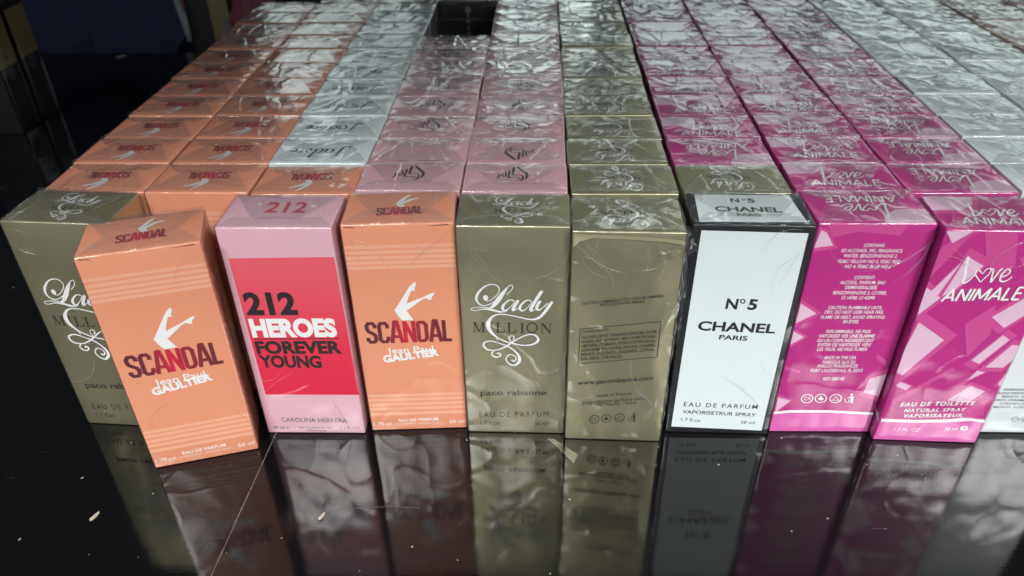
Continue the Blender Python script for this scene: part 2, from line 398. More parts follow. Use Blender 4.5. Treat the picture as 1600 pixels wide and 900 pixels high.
def thread(V, F, pts, wid):
    """a pinched fold: tapered three-sided ridge along pts (x, y, z)"""
    P = [Vector(p) for p in pts]; n = len(V)
    for i, p in enumerate(P):
        d = (P[min(i+1, len(P)-1)]-P[max(i-1, 0)]).normalized(); a = d.orthogonal().normalized(); b = d.cross(a)
        r = wid*(0.25+0.75*math.sin(math.pi*(i+.6)/(len(P)+.2)))
        for q in range(3): V.append(tuple(p+(a*math.cos(q*2.094)+b*math.sin(q*2.094))*r))
    for i in range(len(P)-1):
        for q in range(3): F.append((n+3*i+q, n+3*i+(q+1) % 3, n+3*i+3+(q+1) % 3, n+3*i+3+q))
def folds_mesh(seed, w=BW, d=BD, h=BH, front=0, turned=False, nt=7):
    rr = random.Random(100+seed); V = []; F = []; z = h+.10
    def path(x0, y0, x1, y1, bow, f, n=7):
        out = []
        for i in range(n):
            t = i/(n-1); o = bow*math.sin(t*math.pi)+rr.uniform(-.015, .015); out.append(f(x0+(x1-x0)*t-(y1-y0)*o, y0+(y1-y0)*t+(x1-x0)*o))
        return out
    top = lambda x, y: (max(-w/2-.02, min(w/2+.02, x)), max(-d/2-.02, min(d/2+.02, y)), z+rr.uniform(0, .02))
    for sx in (-1, 1):          # fold diagonals
        if rr.random() < .8: thread(V, F, path(sx*w/2, d/2, sx*(w/2-d*.45), d/2-d*.75, rr.uniform(-.05, .05), top), .010)
        if rr.random() < .6: thread(V, F, path(sx*w/2, -d/2, sx*(w/2-d*.3), -d/2+d*.35, rr.uniform(-.05, .05), top), .010)
    for i in range(nt):
        sx = rr.choice((-1, 1)); sy = rr.choice((-1, 1)); a = rr.uniform(.1, 1.2); L = rr.uniform(.4, 1.9)
        x0 = sx*(w/2-rr.uniform(0, .5)); y0 = sy*(d/2-rr.uniform(0, .25))
        thread(V, F, path(x0, y0, x0-sx*L*math.cos(a), y0-sy*L*math.sin(a), rr.uniform(-.12, .12), top), rr.choice((.006, .008, .013)))
    thread(V, F, path(-w/2+.1, (-d/2 if not turned else d/2)*1.01, w/2-.1, (-d/2 if not turned else d/2)*1.01, 0, lambda x, y: (x, y*1.012, h+.035+rr.uniform(-.02, .02)), 16), .012)
    sg = 1 if turned else -1
    fr_ = lambda x, y: (max(-w/2, min(w/2, x)), sg*(d/2+.075), max(.05, min(h, y)))
    for i in range(front):
        sx = rr.choice((-1, 1)); x0 = sx*(w/2-rr.uniform(.0, .7)); up = rr.random() < .7; y0 = (h-rr.uniform(.05, 1.2)) if up else rr.uniform(.2, 3.5)
        L = rr.uniform(.8, 2.6); a = rr.uniform(.5, 1.4)
        thread(V, F, path(x0, y0, x0-sx*L*math.cos(a), y0-(1 if up else -1)*L*math.sin(a), rr.uniform(-.25, .25), fr_, 9), rr.choice((.006, .009, .013)))
    fv, ff = flap_mesh(seed, w, d, h); n = len(fv); nf = len(ff)
    V = fv+V; F = ff+[tuple(n+q for q in f_) for f_ in F]
    root = list(range(len(V)))                       # tie the separate folds to the sheet with bare edges
    def find(a):
        while root[a] != a: root[a] = root[root[a]]; a = root[a]
        return a
    for f_ in F:
        for q in f_[1:]: root[find(q)] = find(f_[0])
    heads = sorted({find(a) for a in range(len(V))}); E_ = [(heads[0], q) for q in heads[1:]]
    me = bpy.data.meshes.new('film_folds'); me.from_pydata([(x*S, y*S, z_*S) for x, y, z_ in V], E_, F); me.update(); me.materials.append(M['flap']); me.materials.append(M['fold'])
    for p in me.polygons: p.use_smooth = True
    for i, p in enumerate(me.polygons):
        if i >= nf: p.material_index = 1
    return me
FILMS = [film_mesh(i, 'film') for i in range(6)]
CLEAR = [film_mesh(40+i, 'film_clear', amp=.02) for i in range(4)]
TIGHT = film_mesh(48, 'film_front', amp=.01)
CALM = [folds_mesh(60+i, nt=1) for i in range(4)]
FOLDS = [folds_mesh(i, nt=3) for i in range(10)]+[folds_mesh(20+i, nt=6) for i in range(3)]

# ------------------------------------------------------------------ artwork (every face measured off the photo)
cropf = crop
# --- orange box, front
HD = homog([(529, 352), (708, 349), (729, 668), (586, 672)], BW, BH)
HDt = homog([(546, 305), (712, 299), (708, 349), (529, 352)], BW, BD)
def shift(x0, y0, s): return lambda H: (lambda x, y: H(x0+x/s, y0+y/s))
D4 = shift(570, 430, 5.625)(HD); D2 = shift(560, 560, 6.922)(HD); DT = shift(570, 290, 10)(HDt)
leg = Print(0.014); leg.poly(D4, [(262, 320), (300, 260), (345, 185), (385, 120), (410, 92), (432, 72), (445, 80), (443, 108), (432, 130), (440, 148), (432, 151), (415, 145), (402, 155), (383, 205), (368, 262), (440, 235), (500, 212), (540, 192), (575, 178), (605, 166), (608, 180), (588, 205), (580, 215), (587, 230), (560, 228), (530, 215), (490, 235), (440, 275), (400, 305), (375, 322), (366, 323), (400, 368), (430, 408), (330, 410), (300, 378)])
leg_t = Print(0.014); leg_t.poly(DT, [(445, 300), (500, 250), (600, 190), (680, 155), (690, 165), (600, 232), (562, 268), (650, 232), (740, 212), (820, 203), (812, 220), (720, 240), (620, 280), (562, 302), (590, 347), (488, 347)])
scn = Print(0.014); stroke_word(scn, D4, BLOCK, 'SCANDAL', 38, 606, 764, 588, 175, .15)
scn_t = Print(0.014); stroke_word(scn_t, DT, BLOCK, 'SCANDAL', 140, 475, 862, 445, 105, .16)
osm = Print(0.013)
osm.text(D4, 'Jean Paul', 210, 703, 606, 684, 52, bold=0.012)
osm.text(D4, 'GAULTIER', 182, 780, 657, 720, 62, bold=0.05)
osm.text(D2, 'EAU DE PARFUM', 455, 684, 866, 668, 30, bold=0.01)
osm.text(D2, '1.7fl.oz', 195, 724, 385, 716, 34); osm.text(D2, '50 ml', 985, 698, 1142, 691, 32)
osm.text(D2, 'VAPORISATEUR - NATURAL SPRAY', 400, 712, 922, 698, 13)
bands = Print(0.009)
for y in (387, 396, 404.5, 412.5, 420):
    v = HD(540, y).y; bands.add([(0.03, v-.09), (BW-.03, v-.09), (BW-.03, v+.06), (0.03, v+.06)], [(0, 1, 2, 3)])
for y in (619.2, 625.7, 632.8, 639.4, 647): 
    v = HD(580, y).y; bands.add([(0.03, v-.10), (BW-.03, v-.10), (BW-.03, v+.06), (0.03, v+.06)], [(0, 1, 2, 3)])
slit = Print(0.016)
slit.add([(3.3, BH-.10), (4.0, BH-.085), (4.0, BH-.05), (3.3, BH-.09)], [(0, 1, 2, 3)])
slit.add([(0.15, BH-.075), (0.5, BH-.12), (0.5, BH-.09), (0.15, BH-.04)], [(0, 1, 2, 3)])
G_orange = [('leg_emblem', leg.mesh('leg_emblem', M['w_ink'], 'front', BW, BH, BD)), ('wine_lettering', scn.mesh('wine_lettering', M['scandal'], 'front', BW, BH, BD)),
            ('cream_lettering', osm.mesh('cream_lettering', M['w_ink'], 'front', BW, BH, BD)), ('pale_bands', bands.mesh('pale_bands', M['orange_pale'], 'front', BW, BH, BD)),
            ('flap_slit', slit.mesh('flap_slit', M['k_ink'], 'front', BW, BH, BD))]
T_orange = [('top_emblem', leg_t.mesh('top_emblem', M['w_ink'], 'top', BW, BH, BD)), ('top_lettering', scn_t.mesh('top_lettering', M['scandal'], 'top', BW, BH, BD))]
bands_b = ('pale_bands', bands.mesh('pale_bands', M['orange_pale'], 'back', BW, BH, BD))
# --- pink box with red panel
HC = homog([(336, 357), (518, 360), (570, 677), (421, 676)], 4.34, BH); C1 = shift(330, 400, 3.104)(HC)
HCt = homog([(368, 307), (543, 302), (518, 360), (336, 357)], 4.34, BD); CT = shift(370, 160, 5)(HCt)
pan = Print(0.008); pan.poly(C1, [(88, 15), (598, 15), (717, 676), (268, 673)])
hk = Print(0.016); hk.text(C1, '212', 181, 291, 428, 292, 108, bold=.045)
hk.text(C1, 'FOREVER', 229, 478, 638, 479, 61, bold=.045); hk.text(C1, 'YOUNG', 245, 543, 541, 547, 59, bold=.045)
hk.poly(C1, [(210, 404), (622, 404), (623, 408), (211, 408)])
hw = Print(0.016); hw.text(C1, 'HEROES', 207, 398, 616, 399, 88, bold=.055)
hg = Print(0.013); hg.text(C1, 'CAROLINA HERRERA', 345, 803, 660, 808, 19, bold=.005)
hg.text(C1, '30 ml e', 306, 838, 380, 840, 15); hg.text(C1, '1.1 FL.OZ', 628, 840, 720, 842, 14)
hg.text(C1, 'eau de parfum for her', 430, 834, 590, 838, 10); hg.text(C1, 'natural spray', 468, 847, 560, 850, 10)
ht = Print(0.013); ht.text(CT, '212', 180, 868, 508, 868, 82, bold=.02)
G_heroes = [('red_panel', pan.mesh('red_panel', M['red_panel'], 'front', 4.34, BH, BD)), ('dark_lettering', hk.mesh('dark_lettering', M['k_ink'], 'front', 4.34, BH, BD)),
            ('white_lettering', hw.mesh('white_lettering', M['w_ink'], 'front', 4.34, BH, BD)), ('small_print', hg.mesh('small_print', M['g_ink'], 'front', 4.34, BH, BD)),
            ('top_lettering', ht.mesh('top_lettering', M['r_ink'], 'top', 4.34, BH, BD))]
# --- gold box
HE = homog([(711, 357), (888, 356), (885, 676), (731, 672)], BW, BH); E3 = shift(730, 430, 5.625)(HE)
HEt = homog([(723, 306), (891, 302), (888, 356), (711, 357)], BW, BD)
def lady(P, H, k=1.0):
    R = lambda *p: P.ribbon(H, list(p), k)
    P.disc(H, 157, 184, 23, 22)
    R((150, 203, 12), (190, 210, 8), (240, 175, 8), (276, 125, 8), (262, 85, 9), (215, 70, 10), (150, 88, 14), (95, 140, 22), (76, 190, 22), (95, 232, 15), (140, 250, 11), (200, 235, 9), (262, 190, 8), (330, 110, 10), (375, 76, 8), (395, 85, 8), (382, 118, 8), (335, 160, 8))
    R((345, 98, 14), (300, 155, 38), (265, 205, 44), (228, 250, 32), (185, 285, 10))
    R((200, 268, 10), (110, 264, 9), (45, 270, 7), (32, 284, 8), (70, 293, 8), (130, 280, 10), (200, 284, 20), (270, 300, 22), (320, 302, 10), (350, 290, 6))
    R((415, 212, 10), (372, 200, 12), (322, 235, 20), (306, 270, 26), (325, 291, 16), (365, 270, 8), (415, 215, 8))
    R((445, 200, 26), (405, 265, 30), (400, 290, 20), (440, 272, 6), (475, 250, 6))
    R((565, 215, 10), (525, 200, 12), (475, 235, 20), (458, 272, 26), (480, 292, 16), (515, 275, 8), (565, 220, 8))
    R((652, 120, 30), (600, 200, 30), (560, 268, 30), (560, 292, 18), (600, 275, 6), (632, 245, 6))
    R((640, 205, 26), (608, 255, 26), (622, 286, 18), (660, 265, 10), (710, 222, 10))
    R((745, 210, 26), (700, 275, 28), (650, 335, 26), (600, 362, 22), (540, 364, 15), (450, 345, 13), (340, 325, 12), (260, 325, 14), (205, 355, 24), (180, 410, 40), (200, 465, 32), (260, 520, 16), (340, 558, 15), (400, 574, 14), (500, 590, 14), (580, 580, 20), (627, 545, 24), (600, 503, 16), (540, 496, 14), (470, 520, 12), (400, 560, 16), (340, 600, 18), (260, 630, 12), (180, 628, 16), (143, 595, 20), (152, 565, 16), (210, 553, 12), (290, 575, 10), (360, 600, 14), (420, 640, 18), (460, 692, 24), (455, 738, 28), (410, 765, 20), (360, 742, 14), (343, 705, 12), (372, 670, 12), (415, 680, 10), (432, 706, 12), (415, 728, 14), (392, 716, 18))
    R((385, 562, 10), (366, 532, 8), (376, 510, 8), (400, 507, 10), (413, 525, 10), (400, 542, 12))
    R((238, 634, 8), (214, 658, 12), (232, 685, 14), (272, 691, 14), (294, 670, 16), (275, 654, 12), (262, 668, 12))
    R((250, 515, 8), (262, 535, 8), (268, 550, 5))
def million(P, H):
    def q(*pts): P.poly(H, pts)
    b = lambda x: 480+(x-45)*0.011; t = lambda x: 394+(x-45)*0.012
    def stem(x, w_=16, s=12, top=True, bot=True):
        q((x-w_/2, t(x)), (x+w_/2, t(x)), (x+w_/2, b(x)), (x-w_/2, b(x)))
        for c, f in ((t(x), top), (b(x)-4, bot)):
            if f: q((x-w_/2-s, c), (x+w_/2+s, c), (x+w_/2+s, c+5), (x-w_/2-s, c+5))
    stem(60, 6, 12); stem(138, 15, 10); q((52, 396), (72, 396), (104, 474), (97, 480)); q((98, 478), (131, 396), (137, 396), (104, 480))
    stem(204); 
    for x in (266, 366): stem(x); q((x, b(x)-6), (x+62, b(x)-6), (x+62, b(x)), (x, b(x))); q((x+56, b(x)-28), (x+62, b(x)-28), (x+63, b(x)), (x+54, b(x)-4))
    stem(482)
    P.disc(H, 570, 440, 51, 46, n=28, hole=0.78)
    stem(660, 6, 10); stem(733, 6, 10, bot=False); q((648, 402), (672, 402), (739, 486), (728, 488))
lw = Print(0.016); lady(lw, E3); mk_ = Print(0.010); million(mk_, E3)
E1 = shift(690, 280, 2.1429)(HE)
gs = Print(0.012)
gs.text(E1, 'paco rabanne', 130, 716, 356, 716, 19, bold=.02)
gs.text(E1, 'EAU DE PARFUM', 127, 790, 364, 789, 17, space=1.35); gs.text(E1, '1.7 fl.oz', 130, 816, 197, 817, 13); gs.text(E1, '50 ml', 318, 819, 361, 819, 13)
def topmap(x, y):           # front drawing squeezed onto the top panel
    X = 520+(x-30)*(540/720.0); Y = 60+(y-60)*(340/710.0); return HEt(700+X/7.5, 300+Y/7.5)
lt = Print(0.016); lady(lt, topmap, 1.15); mt = Print(0.010); million(mt, topmap)
G_lady = [('white_script', lw.mesh('white_script', M['w_ink'], 'front', BW, BH, BD)), ('serif_lettering', mk_.mesh('serif_lettering', M['d_ink'], 'front', BW, BH, BD)),
          ('small_print', gs.mesh('small_print', M['d_ink'], 'front', BW, BH, BD))]
T_lady = [('top_script', lt.mesh('top_script', M['w_ink'], 'top', BW, BH, BD)), ('top_lettering', mt.mesh('top_lettering', M['d_ink'], 'top', BW, BH, BD))]
# --- gold box, back face
HF = homog([(895, 366), (1066, 372), (1038, 687), (886, 682)], 4.1, BH); F1 = shift(880, 420, 3.214)(HF)
fb = Print(0.012)
fb.text(F1, 'CAUTION-FLAMMABLE-ATTENTION-INFLAMMABLE', 100, 172, 500, 140, 14, bold=.01); fb.text(F1, 'PRECAUCION-INFLAMABLE', 190, 180, 410, 164, 13, bold=.01)
fb.text(F1, 'INGREDIENTS:', 105, 308, 238, 298, 13, bold=.01)
for i, (t, xr) in enumerate([('ALCOHOL DENAT. FRAGRANCE (PARFUM), WATER', 474), ('(AQUA), BUTYLPHENYL, METHYLPROPIONAL,', 473), ('LIMONENE, COUMARIN, HYDROXYCITRONELLAL,', 471), ('ALPHA-ISOMETHYL IONONE, LINALOOL, CINNAMAL', 470), ('BENZYL ALCOHOL, EUGENOL, CITRAL,', 468), ('ISOEUGENOL, CITRONELLOL.', 308)]):
    fb.text(F1, t, 102-i, 335+i*21.4, xr, 335+i*21.4-(xr-102)*.065, 14, bold=.02)
for a, b in (((92, 288), (492, 255)), ((492, 255), (480, 428)), ((480, 428), (85, 458)), ((85, 458), (92, 288))):
    fb.ribbon(F1, [(a[0], a[1], 4), (b[0], b[1], 4)], smooth=False)
fb.text(F1, 'www.pacorabanne.com', 82, 566, 464, 542, 22, bold=.02)
fb.text(F1, 'made in France', 180, 629, 358, 616, 17); fb.text(F1, 'paco rabanne parfums paris', 108, 663, 428, 640, 17); fb.text(F1, '92200 Neuilly / Seine', 145, 676, 385, 662, 15)
fb.icons(F1, [(170, 741), (232, 737), (300, 733)], 27, 22, (365, 732))
G_ladyback = [('back_print', fb.mesh('back_print', M['d_ink'], 'back', 4.1, BH, BD))]
# --- black and white box
HG = homog([(1084, 352), (1275, 352), (1197, 680), (1042, 677)], 4.42, BH); G8 = shift(1040, 440, 3.6)(HG)
HGt = homog([(1067, 301), (1254, 301), (1275, 352), (1084, 352)], 4.42, BD); GT = shift(1010, 160, 5)(HGt)
gp = Print(0.008); gp.poly(HG, [(1096, 361), (1262, 363), (1189, 674), (1051, 669)])
gpt = Print(0.008); gpt.poly(HGt, [(1083, 304.5), (1237, 304.5), (1261, 346), (1093, 348)])
gk = Print(0.014)
gk.text(G8, 'N', 333, 160, 398, 163, 60, bold=.03); gk.disc(G8, 432, 115, 16, 14, hole=.55); gk.text(G8, '5', 455, 163, 506, 165, 61, bold=.035)
gk.text(G8, 'CHANEL', 180, 283, 608, 296, 53, bold=.03); gk.text(G8, 'PARIS', 299, 332, 455, 339, 26, bold=.025)
gk.text(G8, 'EAU DE PARFUM', 106, 711, 512, 722, 23, bold=.005, space=1.3); gk.text(G8, 'VAPORISETRUR SPRAY', 100, 750, 502, 765, 19, bold=.01)
gk.text(G8, '1.7 fl.oz', 92, 792, 198, 797, 17); gk.text(G8, '50 ml', 420, 804, 497, 806, 16)
gkt = Print(0.014)
gkt.text(GT, 'N', 665, 785, 735, 785, 32, bold=.03); gkt.disc(GT, 768, 762, 17, 9, hole=.55); gkt.text(GT, '5', 800, 785, 862, 785, 32, bold=.035)
gkt.text(GT, 'CHANEL', 540, 857, 1070, 860, 38, bold=.03); gkt.text(GT, 'PARIS', 712, 893, 905, 893, 21, bold=.025)
gw = (4.42, BH, BD)
G_nfive = [('white_panel', gp.mesh('white_panel', M['white'], 'front', *gw)), ('top_panel', gpt.mesh('top_panel', M['white'], 'top', *gw)),
           ('black_lettering', gk.mesh('black_lettering', M['k_ink'], 'front', *gw)), ('top_lettering', gkt.mesh('top_lettering', M['k_ink'], 'top', *gw))]
# --- magenta box, back face
HH = homog([(1283, 350), (1470, 348), (1353, 676), (1197, 674)], 4.3, BH); H7 = shift(1210, 360, 2.814)(HH)
def grow(pts, k):
    cx = sum(p[0] for p in pts)/len(pts); cy = sum(p[1] for p in pts)/len(pts); return [(cx+(x-cx)*k, cy+(y-cy)*k) for x, y in pts]
def clipf(H, w, h):
    def f(x, y):
        p = H(x, y); return Vector((max(0.02, min(w-.02, p.x)), max(0.02, min(h-.02, p.y))))
    return f
H7c = clipf(H7, 4.3, BH)
hm = Print(0.007); hp = Print(0.011); hwk = Print(0.016); hb = Print(0.010)
sh = [[(215, 0), (238, 10), (265, 65), (175, 76)], [(118, 318), (185, 362), (90, 405)], [(78, 440), (128, 465), (62, 500)], [(415, 652), (492, 630), (455, 730), (388, 712)], [(8, 732), (62, 748), (-5, 797)]]
for s_ in sh: hm.poly(H7c, grow(s_, 1.45)); hp.poly(H7c, s_)
for s_ in ([(42, 595), (110, 615), (108, 628), (38, 607)], [(450, 540), (492, 568), (490, 595), (445, 560)], [(240, -25), (600, -25), (560, 20), (380, 5), (262, 30)]): hm.poly(H7c, s_)
HTXT = [('CONTAINS:', 398, 490, 70), ('SD ALCOHOL 39C, FRAGRANCE,', 298, 570, 93), ('WATER, BENZOPHENONE 2,', 308, 545, 116), ('FD&C YELLOW NO 5, FD&C RED', 283, 556, 140), ('NO 4, FD&C BLUE NO 1', 312, 515, 162),
 ('CONTIENT:', 353, 445, 210), ('ALCOOL, PARFUM, EAU', 290, 490, 232), ('DEMINERALISEE,', 312, 455, 254), ('BENZOPHENONE 2, CI15985,', 258, 495, 277), ('CI 14700, CI 42090', 295, 442, 299),
 ('CAUTION: FLAMMABLE UNTIL', 237, 475, 342), ('DRY, DO NOT USER NEAR FIRE,', 220, 480, 362), ('FLAME OR HEAT, AVOID SPRAYING', 203, 485, 384), ('IN EYES.', 300, 370, 404),
 ('INFLAMMABLE, NE PASS', 225, 422, 447), ('VAPORISER VER UNE FLAMME', 192, 440, 467), ('OU UN CORPS INCANDESCENT', 185, 436, 487), ('EVITER DE VAPORISER VERS', 187, 422, 506), ('LES YEUX, NE PASS FUMER', 183, 405, 526),
 ('MADE IN THE USA', 215, 355, 563), ('FABRIQUE AUX EU', 205, 352, 583), ('PARLUX FRAGRANCES', 183, 362, 600), ('FORT LAUDERDALE, FL 33312', 152, 383, 620), ('REF: 088143', 207, 300, 657)]
for t, a, b, y in HTXT: hwk.text(H7, t, a, y, b, y, 14, bold=.008, shear=.12)
hwk.icons(H7, [(136, 738), (197, 737), (263, 738)], 28, 20, (325, 738), rot=-.15)
hwk.poly(H7c, [(-15, 795), (60, 789), (230, 790), (435, 802), (428, 812), (230, 801), (60, 800), (-18, 806)])
hb.poly(H7c, [(-18, 805), (60, 799), (230, 800), (432, 811), (420, 892), (-45, 885)])
hx = (4.3, BH, BD)
G_aniback = [('pink_shard_rims', hm.mesh('pink_shard_rims', M['midmag'], 'back', *hx)), ('pale_shards', hp.mesh('pale_shards', M['palemag'], 'back', *hx)),
             ('white_print', hwk.mesh('white_print', M['w_ink'], 'back', *hx)), ('base_band', hb.mesh('base_band', M['basemag'], 'back', *hx))]
# --- magenta box, front face
HI = homog([(1481, 355), (1674, 364), (1527, 693), (1360, 690)], 4.3, BH); I8 = shift(1400, 360, 2.645)(HI); I6 = shift(1460, 380, 7.5)(HI); I7 = shift(1350, 560, 6.43)(HI)
I8c = clipf(I8, 4.3, BH)
im = Print(0.007); ip = Print(0.013); iw = Print(0.017); ib = Print(0.010)
ish = [[(190, -8), (330, -8), (240, 42)], [(140, 250), (282, 118), (175, 262)], [(302, 98), (370, 138), (245, 240), (195, 262)], [(85, 222), (190, 268), (92, 340), (80, 300)], [(98, 370), (205, 445), (25, 595), (-5, 582), (30, 480)],
       [(405, 350), (560, 262), (600, 300), (529, 350), (455, 395)], [(320, 530), (452, 425), (478, 445), (352, 545)], [(378, 560), (490, 465), (520, 470), (500, 530), (450, 560)], [(300, 617), (345, 573), (378, 580)], [(-2, 640), (15, 622), (62, 640), (40, 658)], [(215, 700), (320, 638), (378, 660), (310, 708)],
       [(540, 120), (620, 80), (640, 160), (580, 210)], [(520, 600), (470, 640), (430, 630), (480, 580)]]
for s_ in ish: im.poly(I8c, grow(s_, 1.42)); ip.poly(I8c, s_)
for s_ in ([(-20, 700), (240, 560), (250, 572), (-15, 720)], [(120, 60), (300, -10), (310, 20), (100, 180)], [(380, -20), (520, -20), (500, 140), (440, 200), (380, 120)], [(290, 380), (420, 300), (400, 420), (300, 520)], [(170, 770), (380, 700), (372, 760), (330, 775)], [(230, 650), (310, 600), (290, 640)]): im.poly(I8c, s_)
def love(P, H, k=1.0):
    R = lambda *p: P.ribbon(H, list(p), k)
    R((420, 130, 34), (395, 250, 30), (372, 370, 28), (352, 432, 28), (400, 425, 24), (465, 372, 18), (515, 318, 14))
    R((560, 432, 10), (530, 385, 16), (500, 338, 16), (515, 302, 16), (550, 290, 16), (583, 332, 12), (622, 288, 14), (665, 270, 16), (686, 292, 16), (652, 345, 14), (600, 392, 14), (558, 432, 10))
    R((688, 272, 14), (712, 290, 18), (695, 365, 20), (682, 430, 22), (730, 372, 18), (790, 295, 20), (825, 275, 20))
    R((800, 375, 16), (870, 352, 16), (908, 312, 18), (888, 280, 18), (850, 300, 18), (803, 355, 22), (790, 410, 24), (830, 426, 20), (890, 402, 16), (932, 368, 14))
love(iw, I6)
stroke_word(iw, I6, THIN, 'ANIMALE', 95, 655, 1010, 640, 145, .15, gap=.13, shear=.22)
iw.text(I7, 'EAU DE TOILETTE', 355, 482, 1130, 458, 40, bold=.03, shear=.2, space=1.25); iw.text(I7, 'NATURAL SPRAY', 394, 542, 1040, 522, 34, bold=.03, shear=.2, space=1.25); iw.text(I7, 'VAPORISATEUR', 392, 598, 1000, 582, 34, bold=.03, shear=.2, space=1.25)
iw.text(I7, '1.7 FL. OZ.', 285, 738, 570, 740, 32, shear=.2); iw.text(I7, '50 ml', 815, 727, 950, 724, 32, shear=.1); iw.text(I7, 'e', 975, 722, 1056, 720, 66, bold=.015)
I7c = clipf(I7, 4.3, BH)
iw.poly(I7c, [(160, 612), (500, 622), (860, 610), (1000, 590), (1100, 592), (1260, 612), (1250, 640), (1080, 622), (860, 640), (500, 650), (150, 644)])
ib.poly(I7c, [(152, 640), (500, 648), (860, 638), (1080, 622), (1250, 636), (1180, 850), (60, 850)])
G_ani = [('pink_shard_rims', im.mesh('pink_shard_rims', M['midmag'], 'front', *hx)), ('pale_shards', ip.mesh('pale_shards', M['palemag'], 'front', *hx)),
         ('white_print', iw.mesh('white_print', M['w_ink'], 'front', *hx)), ('base_band', ib.mesh('base_band', M['basemag'], 'front', *hx))]
isd = Print(0.010); isd.poly(lambda x, y: Vector((x, y)), [(0.02, .02), (BD-.02, .02), (BD-.02, 1.0), (0.02, 1.0)])
isw = Print(0.012); isw.poly(lambda x, y: Vector((x, y)), [(0.02, 1.9), (BD-.02, 1.0), (BD-.02, 1.2), (0.02, 2.1)])
G_ani += [('side_band', isd.mesh('side_band', M['basemag'], 'left', *hx)), ('side_stripe', isw.mesh('side_stripe', M['w_ink'], 'left', *hx))]
# magenta top: pale shard, white words; unit face 0..BW x 0..BD
U = lambda x, y: Vector((x, y))
at_m = Print(0.007); at_p = Print(0.010); at_w = Print(0.015)
at_m.poly(U, [(0.02, 2.54), (2.1, 2.54), (1.9, 1.9), (1.2, 1.25), (.02, 1.2)]); at_p.poly(U, [(0.02, 2.54), (1.85, 2.54), (1.7, 2.0), (1.1, 1.5), (.02, 1.45)])
at_m.poly(U, [(3.3, 2.54), (4.2, 2.54), (4.2, 1.3)]); at_m.poly(U, [(0.02, .02), (.9, .02), (0.02, .6)])
stroke_word(at_w, U, THIN, 'ANIMALE', .75, .42, 3.45, .42, -.52, .13, gap=.13, shear=.15)
love(at_w, lambda x, y: Vector((1.35+(x-350)*.0029, 1.05+(440-y)*.0034)), 1.1)
T_ani = [('top_shard_rims', at_m.mesh('top_shard_rims', M['midmag'], 'top', BW, BH, BD)), ('top_shard', at_p.mesh('top_shard', M['palemag'], 'top', BW, BH, BD)), ('top_lettering', at_w.mesh('top_lettering', M['w_ink'], 'top', BW, BH, BD))]
# --- rose box: flowing black calligraphy
HP = homog([(574.3, 255.3), (729.3, 255.6), (720.9, 299.6), (555.2, 299)], BW, BD); P4 = shift(590, 240, 12.3)(HP)
ar = Print(0.014)
for st in ([(762, 245, 44), (830, 315, 60), (900, 375, 62), (905, 425, 56), (875, 470, 36), (835, 495, 16)], [(700, 250, 40), (665, 330, 56), (640, 400, 40), (700, 405, 16), (780, 405, 20), (822, 440, 34), (800, 492, 40), (760, 520, 24), (720, 536, 10)],
           [(590, 310, 40), (575, 380, 46), (540, 455, 34), (600, 462, 20), (700, 465, 26), (790, 484, 26)], [(508, 318, 14), (512, 385, 40), (480, 435, 26), (430, 425, 30), (440, 392, 22), (490, 380, 18)],
           [(372, 392, 28), (365, 440, 34), (330, 470, 30)], [(470, 495, 8), (560, 508, 8), (700, 506, 8), (760, 500, 8)], [(318, 450, 20), (312, 472, 20)]): ar.ribbon(P4, [(a, b, c*1.0) for a, b, c in st])
T_rose = [('top_calligraphy', ar.mesh('top_calligraphy', M['k_ink'], 'top', BW, BH, BD))]
rt = Print(0.012); rt.text(U, 'LIQ. SPRAY  -  VAPO', 1.2, 2.2, 3.0, 2.2, -.12)
T_rose_txt = [('top_small_print', rt.mesh('top_small_print', M['k_ink'], 'top', BW, BH, BD))]
# --- white box: slanted cursive J'adore (drawn upright here; the boxes are turned round)
wj = Print(0.014)
JX = lambda x, y: Vector((1.0+x*.0105, 1.05+y*.0105))
for st in ([(25, 62, 3), (45, 72, 4), (38, 30, 9), (25, -15, 9), (5, -22, 7), (2, -8, 4)], [(58, 78, 8), (55, 64, 3)], [(92, 34, 5), (76, 38, 7), (66, 16, 9), (76, 2, 6), (92, 22, 4), (98, 38, 7), (94, 8, 8), (104, 4, 3)],
           [(136, 34, 5), (120, 38, 7), (110, 16, 9), (120, 2, 6), (138, 24, 4), (156, 88, 9), (140, 20, 9), (144, 2, 5)], [(172, 38, 6), (158, 20, 9), (166, 2, 7), (182, 18, 8), (174, 38, 5)],
           [(192, 34, 5), (198, 38, 6), (194, 4, 9)], [(196, 26, 4), (208, 40, 6), (216, 34, 6)], [(222, 18, 5), (240, 26, 6), (236, 40, 6), (222, 22, 9), (230, 2, 7), (250, 10, 4)]): wj.ribbon(JX, st, 1.15)
T_white = [('top_script', wj.mesh('top_script', M['k_ink'], 'top', BW, BH, BD))]
# --- white box, back face print
wb = Print(0.012)
HJ = homog([(1679.4, 349.8), (1870.7, 350.7), (1687, 678.2), (1530, 676)], 4.3, BH); J1 = shift(1530, 560, 6.43)(HJ)
for i, t in enumerate(['INGREDIENTS: ALCOHOL,', 'AQUA (WATER), LIMONENE,', 'BENZYL SALICYLATE,', 'HEXYL CINNAMAL, LINALOOL,', 'CITRONELLOL, GERANIOL,', 'METHYL 2-OCTYNOATE']):
    wb.text(J1, t, 180+(7 if i % 2 else 60)-i*10, 325+i*35, 720-i*8, 328+i*35, 20, bold=.01)
wb.icons(J1, [(360, 613), (452, 615), (544, 617)], 40, 26, (630, 618))
G_whiteback = [('back_print', wb.mesh('back_print', M['g_ink'], 'back', 4.3, BH, BD))]
